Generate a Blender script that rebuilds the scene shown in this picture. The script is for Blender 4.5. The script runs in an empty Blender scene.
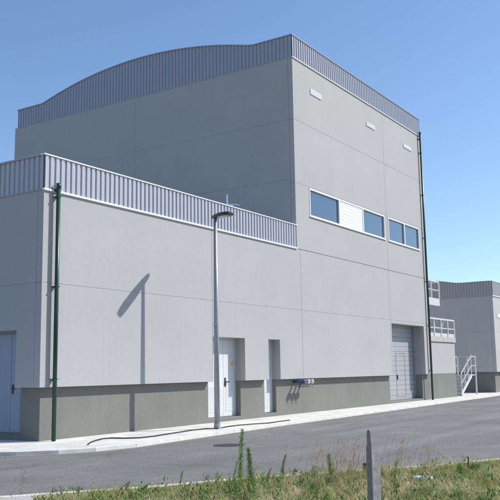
import bpy, bmesh, math, random
from mathutils import Vector, Matrix
R = math.radians
random.seed(7)
S = bpy.context.scene
C = S.collection

# ------------------------------------------------------------------ camera
cam_d = bpy.data.cameras.new('camera'); cam = bpy.data.objects.new('camera', cam_d); C.objects.link(cam)
cam_d.sensor_width = 36; cam_d.lens = 800.91 / 500 * 36
cam_d.clip_start = 0.1; cam_d.clip_end = 5000
Rv = Vector((0.54789958, -0.83639257, -0.01592229)); Uv = Vector((-0.11592569, -0.09476224, 0.98872714)); Fv = Vector((0.82847287, 0.53987738, 0.14887957))
cam.matrix_world = Matrix(((Rv.x, Uv.x, -Fv.x, -13.7069), (Rv.y, Uv.y, -Fv.y, -15.1055), (Rv.z, Uv.z, -Fv.z, 1.6), (0, 0, 0, 1)))
S.camera = cam
CP = Vector((-13.7069, -15.1055, 1.6))
# ------------------------------------------------------------------ world, sun, exposure
SUN = Vector((1.0, -1.0, 1.3)).normalized()
w = bpy.data.worlds.new('World'); S.world = w; w.use_nodes = True
nt = w.node_tree; bg = nt.nodes['Background']
sky = nt.nodes.new('ShaderNodeTexSky'); sky.sky_type = 'NISHITA'; sky.sun_disc = False
sky.sun_elevation = math.asin(SUN.z); sky.sun_rotation = math.atan2(SUN.x, SUN.y)
sky.air_density = 1.0; sky.dust_density = 0.35; sky.ozone_density = 4.6; sky.altitude = 50
nt.links.new(sky.outputs[0], bg.inputs[0]); bg.inputs[1].default_value = 0.13
sd = bpy.data.lights.new('sun', 'SUN'); sd.energy = 3.9; sd.angle = R(0.53); sd.color = (1, 0.95, 0.88)
so = bpy.data.objects.new('sun', sd); C.objects.link(so); so.rotation_euler = SUN.to_track_quat('Z', 'Y').to_euler()
S.view_settings.view_transform = 'Standard'; S.view_settings.look = 'None'
S.view_settings.exposure = 0.40; S.view_settings.gamma = 1.0; S.view_settings.use_curve_mapping = False

# ------------------------------------------------------------------ materials
def mat(name, col, rough=0.8, metal=0.0, spec=0.5, noise=0.0, scale=3.0, streak=0.0, bump=0.0, bscale=60, fine=0.0, grime=None):
    m = bpy.data.materials.new(name); m.use_nodes = True
    n = m.node_tree; b = n.nodes['Principled BSDF']
    b.inputs['Roughness'].default_value = rough; b.inputs['Metallic'].default_value = metal
    b.inputs['Specular IOR Level'].default_value = spec
    tc = n.nodes.new('ShaderNodeTexCoord'); geo = n.nodes.new('ShaderNodeNewGeometry')
    pos = geo.outputs['Position']
    fac = None
    def addf(a, c):
        if a is None: return c
        x = n.nodes.new('ShaderNodeMath'); x.operation = 'ADD'; n.links.new(a, x.inputs[0]); n.links.new(c, x.inputs[1]); return x.outputs[0]
    def nz(sc, amp, vec=None, det=5):
        t = n.nodes.new('ShaderNodeTexNoise'); t.inputs['Scale'].default_value = sc; t.inputs['Detail'].default_value = det
        n.links.new(vec or pos, t.inputs['Vector'])
        r = n.nodes.new('ShaderNodeMapRange'); r.inputs[1].default_value = 0.3; r.inputs[2].default_value = 0.7
        r.inputs[3].default_value = -amp; r.inputs[4].default_value = amp; n.links.new(t.outputs[0], r.inputs[0]); return r.outputs[0]
    if noise: fac = addf(fac, nz(scale, noise))
    if fine: fac = addf(fac, nz(scale * 14, fine, det=2))
    if streak:
        mp = n.nodes.new('ShaderNodeMapping'); mp.inputs['Scale'].default_value = (5.0, 5.0, 0.22); n.links.new(pos, mp.inputs[0])
        fac = addf(fac, nz(1.6, streak, mp.outputs[0]))
    if fac is None:
        b.inputs['Base Color'].default_value = (*col, 1)
    else:
        a = n.nodes.new('ShaderNodeMath'); a.operation = 'ADD'; a.inputs[1].default_value = 1.0; n.links.new(fac, a.inputs[0])
        v = n.nodes.new('ShaderNodeVectorMath'); v.operation = 'SCALE'; v.inputs[0].default_value = col; n.links.new(a.outputs[0], v.inputs['Scale'])
        n.links.new(v.outputs[0], b.inputs['Base Color'])
    if bump:
        t = n.nodes.new('ShaderNodeTexNoise'); t.inputs['Scale'].default_value = bscale; t.inputs['Detail'].default_value = 4; n.links.new(pos, t.inputs['Vector'])
        bp = n.nodes.new('ShaderNodeBump'); bp.inputs['Strength'].default_value = bump; bp.inputs['Distance'].default_value = 0.02
        n.links.new(t.outputs[0], bp.inputs['Height']); n.links.new(bp.outputs[0], b.inputs['Normal'])
    return m
M = {}
M['panel'] = mat('precast_panel', (0.40, 0.398, 0.39), 0.85, noise=0.03, scale=0.5, streak=0.015, fine=0.018, bump=0.08, bscale=90)
M['sealant'] = mat('joint_sealant_grey', (0.30, 0.30, 0.295), 0.7)
M['plinth'] = mat('plinth_render', (0.182, 0.181, 0.164), 0.9, noise=0.06, scale=0.8, streak=0.03, fine=0.04, bump=0.15)
M['sheetgrey'] = mat('neutral_profiled_sheet', (0.38, 0.385, 0.40), 0.45, spec=0.5, noise=0.02, scale=1.0)
M['farpanel'] = mat('far_precast_panel', (0.46, 0.46, 0.455), 0.85, noise=0.03, scale=0.7, streak=0.03, fine=0.03)
M['lowsheet'] = mat('pale_profiled_sheet', (0.395, 0.41, 0.455), 0.38, spec=0.6, noise=0.02, scale=1.0, streak=0.02)
M['metal'] = mat('profiled_sheet', (0.33, 0.35, 0.41), 0.42, metal=0.0, spec=0.6, noise=0.02, scale=1.0, streak=0.02)
M['flash'] = mat('white_flashing', (0.74, 0.75, 0.76), 0.4, noise=0.03, scale=3)
M['white'] = mat('white_paint', (0.63, 0.64, 0.655), 0.4, noise=0.03, scale=2, streak=0.03)
M['shutter'] = mat('light_grey_sheet', (0.355, 0.36, 0.38), 0.45, noise=0.03, scale=2, streak=0.03)
M['bluegrey'] = mat('blue_grey_paint', (0.27, 0.32, 0.41), 0.45, noise=0.03, scale=2, streak=0.03)
M['frame'] = mat('white_aluminium', (0.74, 0.74, 0.74), 0.35)
M['dark'] = mat('dark_inside', (0.03, 0.03, 0.035), 0.8)
M['black'] = mat('black_metal', (0.02, 0.02, 0.02), 0.5)
M['green'] = mat('green_pipe_paint', (0.008, 0.055, 0.038), 0.35, noise=0.1, scale=4)
M['galv'] = mat('galvanised_steel', (0.33, 0.35, 0.38), 0.45, metal=0.35, noise=0.08, scale=8)
M['rail'] = mat('pale_railing_steel', (0.55, 0.56, 0.56), 0.5, noise=0.05, scale=5)
M['roof'] = mat('roof_membrane', (0.3, 0.3, 0.3), 0.9, noise=0.1, scale=1)
M['yellow'] = mat('yellow_sign', (0.7, 0.5, 0.03), 0.5)
M['brass'] = mat('valve_metal', (0.62, 0.6, 0.56), 0.3, metal=0.7)
M['blue'] = mat('blue_valve_paint', (0.05, 0.08, 0.2), 0.35)
M['cable'] = mat('black_rubber', (0.018, 0.018, 0.02), 0.6)
M['kerb'] = mat('kerb_concrete', (0.64, 0.625, 0.59), 0.85, noise=0.12, scale=3, fine=0.05, bump=0.2)
M['conc'] = mat('old_concrete', (0.43, 0.42, 0.385), 0.9, noise=0.15, scale=2, fine=0.08, bump=0.3)
M['soil'] = mat('dry_soil', (0.27, 0.22, 0.14), 0.95, noise=0.25, scale=4, fine=0.15, bump=0.5, bscale=30)
M['post'] = mat('weathered_concrete', (0.21, 0.21, 0.215), 0.9, noise=0.22, scale=14, streak=0.12, bump=0.3, bscale=40)
M['lamp'] = mat('lamp_housing', (0.03, 0.03, 0.035), 0.4)
M['lamplid'] = mat('lamp_lid', (0.6, 0.6, 0.6), 0.35)
M['diff'] = mat('lamp_glass', (0.5, 0.5, 0.48), 0.15)
M['ant'] = mat('antenna_metal', (0.45, 0.55, 0.75), 0.4)
M['litter'] = mat('white_plastic', (0.8, 0.8, 0.8), 0.3)
M['iron'] = mat('cast_iron', (0.035, 0.033, 0.03), 0.7, noise=0.2, scale=20)

def glass():
    m = bpy.data.materials.new('window_glass'); m.use_nodes = True; n = m.node_tree; b = n.nodes['Principled BSDF']
    b.inputs['Base Color'].default_value = (0.035, 0.075, 0.13, 1); b.inputs['Roughness'].default_value = 0.06
    b.inputs['Specular IOR Level'].default_value = 0.9; b.inputs['Coat Weight'].default_value = 0.6; b.inputs['Coat Roughness'].default_value = 0.02
    return m
M['glass'] = glass()

def asphalt():
    m = bpy.data.materials.new('asphalt'); m.use_nodes = True; n = m.node_tree; b = n.nodes['Principled BSDF']; L = n.links
    b.inputs['Roughness'].default_value = 0.88
    g = n.nodes.new('ShaderNodeNewGeometry')
    def noise(sc, det, vec=None, rough=0.55):
        t = n.nodes.new('ShaderNodeTexNoise'); t.inputs['Scale'].default_value = sc; t.inputs['Detail'].default_value = det; t.inputs['Roughness'].default_value = rough
        L.new(vec or g.outputs['Position'], t.inputs['Vector']); return t.outputs[0]
    mp = n.nodes.new('ShaderNodeMapping'); mp.inputs['Rotation'].default_value = (0, 0, R(14)); mp.inputs['Scale'].default_value = (0.1, 1.1, 1)
    L.new(g.outputs['Position'], mp.inputs[0])
    def mr(s, a, c, lo=0.3, hi=0.7):
        r = n.nodes.new('ShaderNodeMapRange'); r.inputs[1].default_value = lo; r.inputs[2].default_value = hi; r.inputs[3].default_value = a; r.inputs[4].default_value = c; L.new(s, r.inputs[0]); return r.outputs[0]
    def mul(a, c):
        x = n.nodes.new('ShaderNodeMath'); x.operation = 'MULTIPLY'; L.new(a, x.inputs[0]); L.new(c, x.inputs[1]); return x.outputs[0]
    f = mul(mr(noise(0.35, 5), 0.84, 1.16), mr(noise(1.0, 6, mp.outputs[0]), 0.84, 1.17))
    f = mul(f, mr(noise(38, 2), 0.62, 1.38)); f = mul(f, mr(noise(4, 4), 0.93, 1.07))
    # cracks
    v = n.nodes.new('ShaderNodeTexVoronoi'); v.feature = 'DISTANCE_TO_EDGE'; v.inputs['Scale'].default_value = 0.16
    wn = n.nodes.new('ShaderNodeTexNoise'); wn.inputs['Scale'].default_value = 1.2; wn.inputs['Detail'].default_value = 5; L.new(g.outputs['Position'], wn.inputs['Vector'])
    mx = n.nodes.new('ShaderNodeVectorMath'); mx.operation = 'ADD'; L.new(g.outputs['Position'], mx.inputs[0]); L.new(wn.outputs['Color'], mx.inputs[1]); L.new(mx.outputs[0], v.inputs['Vector'])
    f = mul(f, mr(v.outputs['Distance'], 0.72, 1.0, 0.0, 0.006))
    sc = n.nodes.new('ShaderNodeVectorMath'); sc.operation = 'SCALE'; sc.inputs[0].default_value = (0.168, 0.164, 0.158); L.new(f, sc.inputs['Scale'])
    # dusty patches
    dm = n.nodes.new('ShaderNodeMix'); dm.data_type = 'RGBA'; L.new(mr(noise(0.55, 6, rough=0.7), 0, 0.35, 0.56, 0.74), dm.inputs[0]); L.new(sc.outputs[0], dm.inputs[6]); dm.inputs[7].default_value = (0.3, 0.28, 0.245, 1)
    L.new(dm.outputs[2], b.inputs['Base Color'])
    bp = n.nodes.new('ShaderNodeBump'); bp.inputs['Strength'].default_value = 0.5; bp.inputs['Distance'].default_value = 0.01; L.new(noise(110, 3), bp.inputs['Height']); L.new(bp.outputs[0], b.inputs['Normal'])
    return m
M['asphalt'] = asphalt()

def paving():
    m = bpy.data.materials.new('pale_paving'); m.use_nodes = True; n = m.node_tree; b = n.nodes['Principled BSDF']; L = n.links
    b.inputs['Roughness'].default_value = 0.9
    g = n.nodes.new('ShaderNodeNewGeometry')
    br = n.nodes.new('ShaderNodeTexBrick'); br.offset = 0; br.inputs['Scale'].default_value = 1; br.inputs['Brick Width'].default_value = 1.2; br.inputs['Row Height'].default_value = 0.6
    br.inputs['Mortar Size'].default_value = 0.007; br.inputs['Color1'].default_value = (0.70, 0.68, 0.63, 1); br.inputs['Color2'].default_value = (0.61, 0.60, 0.555, 1); br.inputs['Mortar'].default_value = (0.36, 0.34, 0.3, 1)
    L.new(g.outputs['Position'], br.inputs['Vector'])
    t = n.nodes.new('ShaderNodeTexNoise'); t.inputs['Scale'].default_value = 1.3; t.inputs['Detail'].default_value = 8; t.inputs['Roughness'].default_value = 0.65; L.new(g.outputs['Position'], t.inputs['Vector'])
    r = n.nodes.new('ShaderNodeMapRange'); r.inputs[1].default_value = 0.3; r.inputs[2].default_value = 0.7; r.inputs[3].default_value = 0.8; r.inputs[4].default_value = 1.14; L.new(t.outputs[0], r.inputs[0])
    s = n.nodes.new('ShaderNodeVectorMath'); s.operation = 'SCALE'; L.new(br.outputs[0], s.inputs[0]); L.new(r.outputs[0], s.inputs['Scale']); L.new(s.outputs[0], b.inputs['Base Color'])
    return m
M['paving'] = paving()

def foliage(name, ramp, rough=0.7):
    m = bpy.data.materials.new(name); m.use_nodes = True; n = m.node_tree; b = n.nodes['Principled BSDF']; L = n.links
    b.inputs['Roughness'].default_value = rough; b.inputs['Specular IOR Level'].default_value = 0.25
    a = n.nodes.new('ShaderNodeAttribute'); a.attribute_name = 'rnd'
    g = n.nodes.new('ShaderNodeNewGeometry')
    t = n.nodes.new('ShaderNodeTexNoise'); t.inputs['Scale'].default_value = 1.6; t.inputs['Detail'].default_value = 4; L.new(g.outputs['Position'], t.inputs['Vector'])
    mr = n.nodes.new('ShaderNodeMapRange'); mr.inputs[1].default_value = 0.3; mr.inputs[2].default_value = 0.7; mr.inputs[3].default_value = -0.25; mr.inputs[4].default_value = 0.25; L.new(t.outputs[0], mr.inputs[0])
    ad = n.nodes.new('ShaderNodeMath'); L.new(a.outputs['Fac'], ad.inputs[0]); L.new(mr.outputs[0], ad.inputs[1])
    cr = n.nodes.new('ShaderNodeValToRGB'); e = cr.color_ramp.elements
    while len(e) < len(ramp): e.new(0.5)
    for i, (p, c) in enumerate(ramp): e[i].position = p; e[i].color = (*c, 1)
    L.new(ad.outputs[0], cr.inputs[0]); L.new(cr.outputs[0], b.inputs['Base Color'])
    tr = n.nodes.new('ShaderNodeBsdfTranslucent'); L.new(cr.outputs[0], tr.inputs[0])
    mx = n.nodes.new('ShaderNodeMixShader'); mx.inputs[0].default_value = 0.42; L.new(b.outputs[0], mx.inputs[1]); L.new(tr.outputs[0], mx.inputs[2]); L.new(mx.outputs[0], n.nodes['Material Output'].inputs[0])
    return m
M['grass'] = foliage('verge_grass', [(0.0, (0.16, 0.22, 0.05)), (0.3, (0.33, 0.35, 0.11)), (0.52, (0.56, 0.48, 0.25)), (1.0, (0.74, 0.65, 0.45))])
M['straw'] = foliage('dry_straw', [(0.0, (0.45, 0.36, 0.2)), (1.0, (0.62, 0.47, 0.36))])
M['weed'] = foliage('weed_leaf', [(0.0, (0.07, 0.15, 0.04)), (0.6, (0.16, 0.28, 0.08)), (1.0, (0.34, 0.44, 0.16))])

# ------------------------------------------------------------------ helpers
class MB:
    def __init__(s): s.v = []; s.f = []
    def box(s, x0, x1, y0, y1, z0, z1):
        b = len(s.v); s.v += [(x, y, z) for z in (z0, z1) for y in (y0, y1) for x in (x0, x1)]
        s.f += [tuple(b + i for i in q) for q in ((0, 2, 3, 1), (4, 5, 7, 6), (0, 1, 5, 4), (2, 6, 7, 3), (0, 4, 6, 2), (1, 3, 7, 5))]; return s
    def prism(s, pts, z0, z1):
        b = len(s.v); n = len(pts)
        s.v += [(p[0], p[1], z0) for p in pts] + [(p[0], p[1], z1) for p in pts]
        s.f.append(tuple(b + n + i for i in range(n))); s.f.append(tuple(b + i for i in reversed(range(n))))
        for i in range(n): j = (i + 1) % n; s.f.append((b + i, b + j, b + n + j, b + n + i))
        return s
    def bar(s, a, c, w, h=None, up=Vector((0, 0, 1))):   # rectangular bar from a to c
        h = h or w; a = Vector(a); c = Vector(c); d = (c - a).normalized()
        if abs(d.dot(up)) > 0.99: up = Vector((0, 1, 0))
        sx = d.cross(up).normalized(); u = sx.cross(d).normalized(); b = len(s.v)
        for p in (a, c):
            for i, j in ((-1, -1), (1, -1), (1, 1), (-1, 1)): s.v.append(tuple(p + sx * i * w / 2 + u * j * h / 2))
        s.f += [tuple(b + i for i in q) for q in ((0, 3, 2, 1), (4, 5, 6, 7), (0, 1, 5, 4), (1, 2, 6, 5), (2, 3, 7, 6), (3, 0, 4, 7))]; return s
    def tube(s, pts, r, n=12, cap=True):
        rs = r if isinstance(r, (list, tuple)) else [r] * len(pts)
        pts = [Vector(p) for p in pts]; b = len(s.v); prev = None
        for i, p in enumerate(pts):
            d = (pts[min(i + 1, len(pts) - 1)] - pts[max(i - 1, 0)]).normalized()
            if prev is None: prev = Vector((0, 0, 1)) if abs(d.z) < 0.9 else Vector((1, 0, 0))
            sx = d.cross(prev).normalized(); u = sx.cross(d).normalized(); prev = u
            for k in range(n): a = 2 * math.pi * k / n; s.v.append(tuple(p + (sx * math.cos(a) + u * math.sin(a)) * rs[i]))
        for i in range(len(pts) - 1):
            for k in range(n):
                k2 = (k + 1) % n; s.f.append((b + i * n + k, b + i * n + k2, b + (i + 1) * n + k2, b + (i + 1) * n + k))
        if cap: s.f.append(tuple(b + k for k in reversed(range(n)))); s.f.append(tuple(b + (len(pts) - 1) * n + k for k in range(n)))
        return s
    def build(s, name, m, parent=None, bevel=0, smooth=False, label=None):
        me = bpy.data.meshes.new(name); me.from_pydata(s.v, [], s.f); me.update()
        bm = bmesh.new(); bm.from_mesh(me); bmesh.ops.recalc_face_normals(bm, faces=bm.faces); bm.to_mesh(me); bm.free()
        me.materials.append(M[m] if isinstance(m, str) else m)
        o = bpy.data.objects.new(name, me); C.objects.link(o)
        if parent:
            o.parent = parent; o.matrix_parent_inverse = parent.matrix_basis.inverted() if parent.type == 'EMPTY' and parent.parent is None else Matrix()
        if smooth: me.shade_smooth() if hasattr(me, 'shade_smooth') else None
        if smooth:
            for p in me.polygons: p.use_smooth = len(p.vertices) <= 4
        if bevel:
            bv = o.modifiers.new('bevel', 'BEVEL'); bv.width = bevel; bv.segments = 1; bv.limit_method = 'ANGLE'; bv.angle_limit = R(40)
        if label: o['label'] = label
        return o
def tag(o, label=None, cat=None, group=None, kind=None):
    if label: o['label'] = label
    if cat: o['category'] = cat
    if group: o['group'] = group
    if kind: o['kind'] = kind
    return o
def empty(name, loc, label, cat, group=None):
    o = bpy.data.objects.new(name, None); C.objects.link(o); o.location = loc; o.empty_display_size = 0.3
    bpy.context.view_layer.update(); return tag(o, label, cat, group)

def slab(mb, axis, a0, a1, b0, b1, holes, d0, d1):
    """a wall slab with openings; axis 'x': a runs along X, depth along Y; axis 'y': a runs along Y, depth along X"""
    As = sorted({a0, a1} | {min(max(h[i], a0), a1) for h in holes for i in (0, 1)})
    Bs = sorted({b0, b1} | {min(max(h[i], b0), b1) for h in holes for i in (2, 3)})
    fill = {}
    for i in range(len(As) - 1):
        for j in range(len(Bs) - 1):
            ca = (As[i] + As[i + 1]) / 2; cb = (Bs[j] + Bs[j + 1]) / 2
            fill[i, j] = not any(h[0] < ca < h[1] and h[2] < cb < h[3] for h in holes)
    idx = {}
    def V(i, j, k):
        if (i, j, k) not in idx:
            a, z, d = As[i], Bs[j], (d0, d1)[k]; idx[i, j, k] = len(mb.v); mb.v.append((a, d, z) if axis == 'x' else (d, a, z))
        return idx[i, j, k]
    for (i, j), f in fill.items():
        if not f: continue
        mb.f.append((V(i, j, 0), V(i + 1, j, 0), V(i + 1, j + 1, 0), V(i, j + 1, 0)))
        mb.f.append((V(i, j, 1), V(i, j + 1, 1), V(i + 1, j + 1, 1), V(i + 1, j, 1)))
        for di, dj, e in ((-1, 0, ((0, 0), (0, 1))), (1, 0, ((1, 0), (1, 1))), (0, -1, ((0, 0), (1, 0))), (0, 1, ((0, 1), (1, 1)))):
            if not fill.get((i + di, j + dj), False):
                (p, q), (r_, s_) = e; mb.f.append((V(i + p, j + q, 0), V(i + r_, j + s_, 0), V(i + r_, j + s_, 1), V(i + p, j + q, 1)))
    return mb
def panels(name, axis, aj, bj, holes, d0, d1, parent, mt='panel', gap=0.006, bev=0.006):
    mb = MB()
    for i in range(len(aj) - 1):
        for j in range(len(bj) - 1):
            slab(mb, axis, aj[i] + (gap / 2 if i else 0), aj[i + 1] - (gap / 2 if i < len(aj) - 2 else 0), bj[j] + (gap / 2 if j else 0), bj[j + 1] - (gap / 2 if j < len(bj) - 2 else 0), holes, d0, d1)
    o = mb.build(name, mt, parent, bevel=bev)
    sg = 1 if d1 > d0 else -1; outer_ = d0; q = MB()
    if parent is not None and d1 - d0 > 0 and not (abs(d1 - XR) < 1e-6 or abs(d1 - YL) < 1e-6):
        for a in aj[1:-1]:
            u = (a - gap / 2 + .0004, a + gap / 2 - .0004); q.box(*(u + (d0 + .008, d0 + .03) if axis == 'x' else (d0 + .008, d0 + .03) + u), bj[0] + .002, bj[-1] - .002)
        for z in bj[1:-1]:
            u = (aj[0] + .002, aj[-1] - .002); q.box(*(u + (d0 + .007, d0 + .029) if axis == 'x' else (d0 + .007, d0 + .029) + u), z - gap / 2 + .0004, z + gap / 2 - .0004)
        if q.v: q.build('joint_sealant', M['sealant'], o)
    return o

def ribs(mb, axis, a0, a1, zb, ztop, d, out, period=0.185, depth=0.034):
    """trapezoid profiled sheet; ztop may be a function of the run coordinate; out = outward sign on the depth axis"""
    n = max(1, round((a1 - a0) / period)); p = (a1 - a0) / n
    prof = []
    for i in range(n):
        s = a0 + i * p
        prof += [(s + 0.004, depth), (s + 0.56 * p, depth), (s + 0.62 * p, 0), (s + 0.94 * p, 0)]
    prof.append((a1, depth))
    zt = ztop if callable(ztop) else (lambda q: ztop)
    b = len(mb.v)
    for a, h in prof:
        dd = d + out * h
        for z in (zb, zt(a)): mb.v.append((a, dd, z) if axis == 'x' else (dd, a, z))
    for i in range(len(prof) - 1): mb.f.append((b + 2 * i, b + 2 * i + 2, b + 2 * i + 3, b + 2 * i + 1))
    # closed back
    b2 = len(mb.v)
    for a in (a0, a1):
        pass
    return mb

# ------------------------------------------------------------------ setting: ground, road, pavement, verge
ZP = -0.025; ZR = -0.11
def flat(name, pts, z, m, kind='structure'):
    mb = MB(); mb.v = [(p[0], p[1], z) for p in pts]; mb.f = [tuple(range(len(pts)))]
    return tag(mb.build(name, m), kind=kind)
flat('ground', [(-900, -900), (1500, -900), (1500, 1500), (-900, 1500)], -0.16, 'soil')
flat('road', [(-120, -60), (260, -60), (260, 120), (-120, 120)], ZR, 'asphalt')
outer = [(-2.75, 30), (-2.75, 2), (-2.6, 0.6), (-2.3, -0.6), (-1.85, -1.35), (-1.2, -1.95), (-0.45, -2.32), (0.7, -2.5), (3.3, -2.32), (7.9, -2.02), (15.8, -1.75), (23.0, -1.45), (32, -1.1), (40, -0.75), (52, -0.6), (70, -0.6), (70, 30)]
def offset(path, d):
    r = []
    for i, p in enumerate(path):
        a = Vector(path[max(i - 1, 0)]).xy; c = Vector(path[min(i + 1, len(path) - 1)]).xy; t = (c - a).normalized(); nrm = Vector((-t.y, t.x)); q = Vector(p).xy + nrm * d; r.append((q.x, q.y))
    return r
inner = offset(outer[:-1], 0.15)
MB().prism(inner + [(70, 30)], -0.15, ZP - 0.003).build('pavement', 'paving').__setitem__('kind', 'structure')
mb = MB()
def strip(mb, a, c, z0, z1, seg=1.0):
    for i in range(len(a) - 1):
        L_ = (Vector(a[i + 1]) - Vector(a[i])).length; n = max(1, round(L_ / seg))
        for k in range(n):
            t0 = k / n + 0.0015 / L_; t1 = (k + 1) / n - 0.0015 / L_
            P = lambda s, t: Vector(s[i]).lerp(Vector(s[i + 1]), t)
            q = [P(a, t0), P(a, t1), P(c, t1), P(c, t0)]; mb.prism([(v.x, v.y) for v in q], z0, z1)
o2 = offset(outer[:-1], 0.146)
strip(mb, [Vector(p) for p in outer[:-1]], [Vector(p) for p in o2], -0.15, ZP)
tag(mb.build('kerb', 'kerb', bevel=0.006), kind='structure')

near = [(-16, 6), (-10.5, -1.2), (-8.2, -4.0), (-6.9, -5.4), (-6.05, -6.15), (-5.55, -6.5), (-4.55, -7.25), (-3.15, -7.95), (-2.45, -8.5), (-0.35, -9.95), (1.2, -10.75), (4.5, -12.1), (10, -13.6), (30, -16.5), (80, -20)]
nin = offset(near, -0.12)
mb = MB(); strip(mb, [Vector(p) for p in near], [Vector(p) for p in nin], -0.15, -0.03)
tag(mb.build('kerb', 'kerb', bevel=0.01), kind='structure')
vin = offset(near, -0.122)
MB().prism(vin + [(80, -50), (-60, -50), (-60, 6)], -0.15, -0.045).build('verge', 'soil').__setitem__('kind', 'structure')
# concrete apron at the left end of the verge
apr = [(-8.15, -4.15), (-6.95, -5.55), (-6.2, -6.25), (-5.93, -6.42), (-6.9, -7.9), (-8.6, -9.6), (-11.0, -7.5)]
MB().prism(apr, -0.10, -0.034).build('path', 'conc', bevel=0.01).__setitem__('kind', 'structure')

# dust and grit washed along the foot of the kerb
def gritty():
    m = bpy.data.materials.new('kerb_grit'); m.use_nodes = True; n = m.node_tree; L = n.links; b = n.nodes['Principled BSDF']
    b.inputs['Base Color'].default_value = (0.33, 0.30, 0.25, 1); b.inputs['Roughness'].default_value = 0.95
    g = n.nodes.new('ShaderNodeNewGeometry'); t = n.nodes.new('ShaderNodeTexNoise'); t.inputs['Scale'].default_value = 2.2; t.inputs['Detail'].default_value = 9; t.inputs['Roughness'].default_value = 0.75; L.new(g.outputs['Position'], t.inputs['Vector'])
    a = n.nodes.new('ShaderNodeAttribute'); a.attribute_name = 'edge'
    mu = n.nodes.new('ShaderNodeMath'); mu.operation = 'SUBTRACT'; L.new(t.outputs[0], mu.inputs[0]); L.new(a.outputs['Fac'], mu.inputs[1])
    r_ = n.nodes.new('ShaderNodeMapRange'); r_.inputs[1].default_value = 0.05; r_.inputs[2].default_value = 0.45; r_.inputs[3].default_value = 0; r_.inputs[4].default_value = 0.8; L.new(mu.outputs[0], r_.inputs[0])
    tr = n.nodes.new('ShaderNodeBsdfTransparent'); mx = n.nodes.new('ShaderNodeMixShader'); L.new(r_.outputs[0], mx.inputs[0]); L.new(tr.outputs[0], mx.inputs[1]); L.new(b.outputs[0], mx.inputs[2]); L.new(mx.outputs[0], n.nodes['Material Output'].inputs[0])
    return m
M['grit'] = gritty()
def grit_strip(a, wd, flip):
    c = offset(a, wd); m_ = MB(); ed = []
    for p, q in zip(a, c): m_.v += [(p[0], p[1], ZR + .004), (q[0], q[1], ZR + .004)]; ed += [0.0, 0.75]
    for k in range(len(a) - 1): m_.f.append((2 * k, 2 * k + 1, 2 * k + 3, 2 * k + 2))
    o = m_.build('gutter', 'grit'); at = o.data.attributes.new('edge', 'FLOAT', 'POINT'); at.data.foreach_set('value', ed); tag(o, kind='structure')
grit_strip(outer[:-1], -0.6, 0); grit_strip(near, 0.55, 0)
# painted, worn markings on the road
def worn():
    m = bpy.data.materials.new('worn_road_paint'); m.use_nodes = True; n = m.node_tree; L = n.links; b = n.nodes['Principled BSDF']
    b.inputs['Base Color'].default_value = (0.42, 0.40, 0.36, 1); b.inputs['Roughness'].default_value = 0.85
    g = n.nodes.new('ShaderNodeNewGeometry'); t = n.nodes.new('ShaderNodeTexNoise'); t.inputs['Scale'].default_value = 7; t.inputs['Detail'].default_value = 7; t.inputs['Roughness'].default_value = 0.75; L.new(g.outputs['Position'], t.inputs['Vector'])
    r = n.nodes.new('ShaderNodeMapRange'); r.inputs[1].default_value = 0.38; r.inputs[2].default_value = 0.7; r.inputs[3].default_value = 0; r.inputs[4].default_value = 0.75; L.new(t.outputs[0], r.inputs[0])
    tr = n.nodes.new('ShaderNodeBsdfTransparent'); mx = n.nodes.new('ShaderNodeMixShader'); L.new(r.outputs[0], mx.inputs[0]); L.new(tr.outputs[0], mx.inputs[1]); L.new(b.outputs[0], mx.inputs[2]); L.new(mx.outputs[0], n.nodes['Material Output'].inputs[0])
    return m
M['worn'] = worn()
CAMZ = 1.6
def gp(u, v, z):     # where a sight line meets level ground z; used to lay out survey points
    d = Fv + Rv * ((u - 250) / 800.91) - Uv * ((v - 250) / 800.91); t = (z - CP.z) / d.z; p = CP + d * t; return (p.x, p.y)
for k, (a, c, wd) in enumerate((((6.2, -3.9), (9.6, -3.55), 0.16), ((16.5, -3.6), (21.5, -3.2), 0.16), ((20.6, -5.6), (24, -5.3), 0.3))):
    m_ = MB(); m_.v = [(a[0], a[1] - wd, ZR + .004), (c[0], c[1] - wd, ZR + .004), (c[0], c[1] + wd, ZR + .004), (a[0], a[1] + wd, ZR + .004)]; m_.f = [(0, 1, 2, 3)]
    tag(m_.build('road_marking', 'worn'), kind='structure')

# ------------------------------------------------------------------ the main building
HP, H1, HS = 6.21, 7.14, 1.27
XT, XR, HTP, HT, YL = 12.76, 26.47, 13.94, 14.90, 16.26
B = empty('industrial_building', (0, 0, 0), 'tall pale grey precast industrial hall with arched parapet and a lower flat-roofed wing in front', 'building')
D1 = (7.22, 9.06, 0.10, 2.69); D2 = (10.58, 11.36, 0.10, 2.69); RD = (21.56, 25.66, 0.07, 3.70)
W1 = (13.87, 21.24, 7.63, 8.80); W2 = (21.64, 25.62, 7.62, 8.80)
vents = [(14.18, 15.14, 12.80, 13.03), (19.58, 20.5, 12.82, 13.03), (24.02, 25.05, 12.80, 12.99)]
holes = [D1, D2, RD, W1, W2]
T = 0.205
panels('wall', 'x', [0, 7.2, 13.03, 21.45, XR], [HS, 3.85, HP - 0.008], holes, 0, T, B)
panels('wall', 'x', [XT, 21.45, XR], [HP + 0.008, 8.83, 11.39, HTP], holes, 0, T, B)
LD = (0.88, 2.72, 0.13, 2.70); LD2 = (9.5, 12.5, 0.13, 3.4)
panels('wall', 'y', [T + 0.006, 6.5, 12.8, 22], [HS, 3.85, HP], [LD, LD2], 0, T, B)
panels('wall', 'y', [T + 0.006, 8.22, YL], [HP, 8.97, 11.39, HTP], [], XT, XT + T, B)
panels('wall', 'y', [T + 0.006, 8.22, YL], [HS, 3.85, HP, 8.83, 11.39, HTP], [], XR - T, XR, B)
panels('wall', 'x', [XT + T + .01, 20, XR - T - 0.01], [0, 3.85, HP, 8.83, 11.39, HTP], [], YL - T, YL, B)
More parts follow.
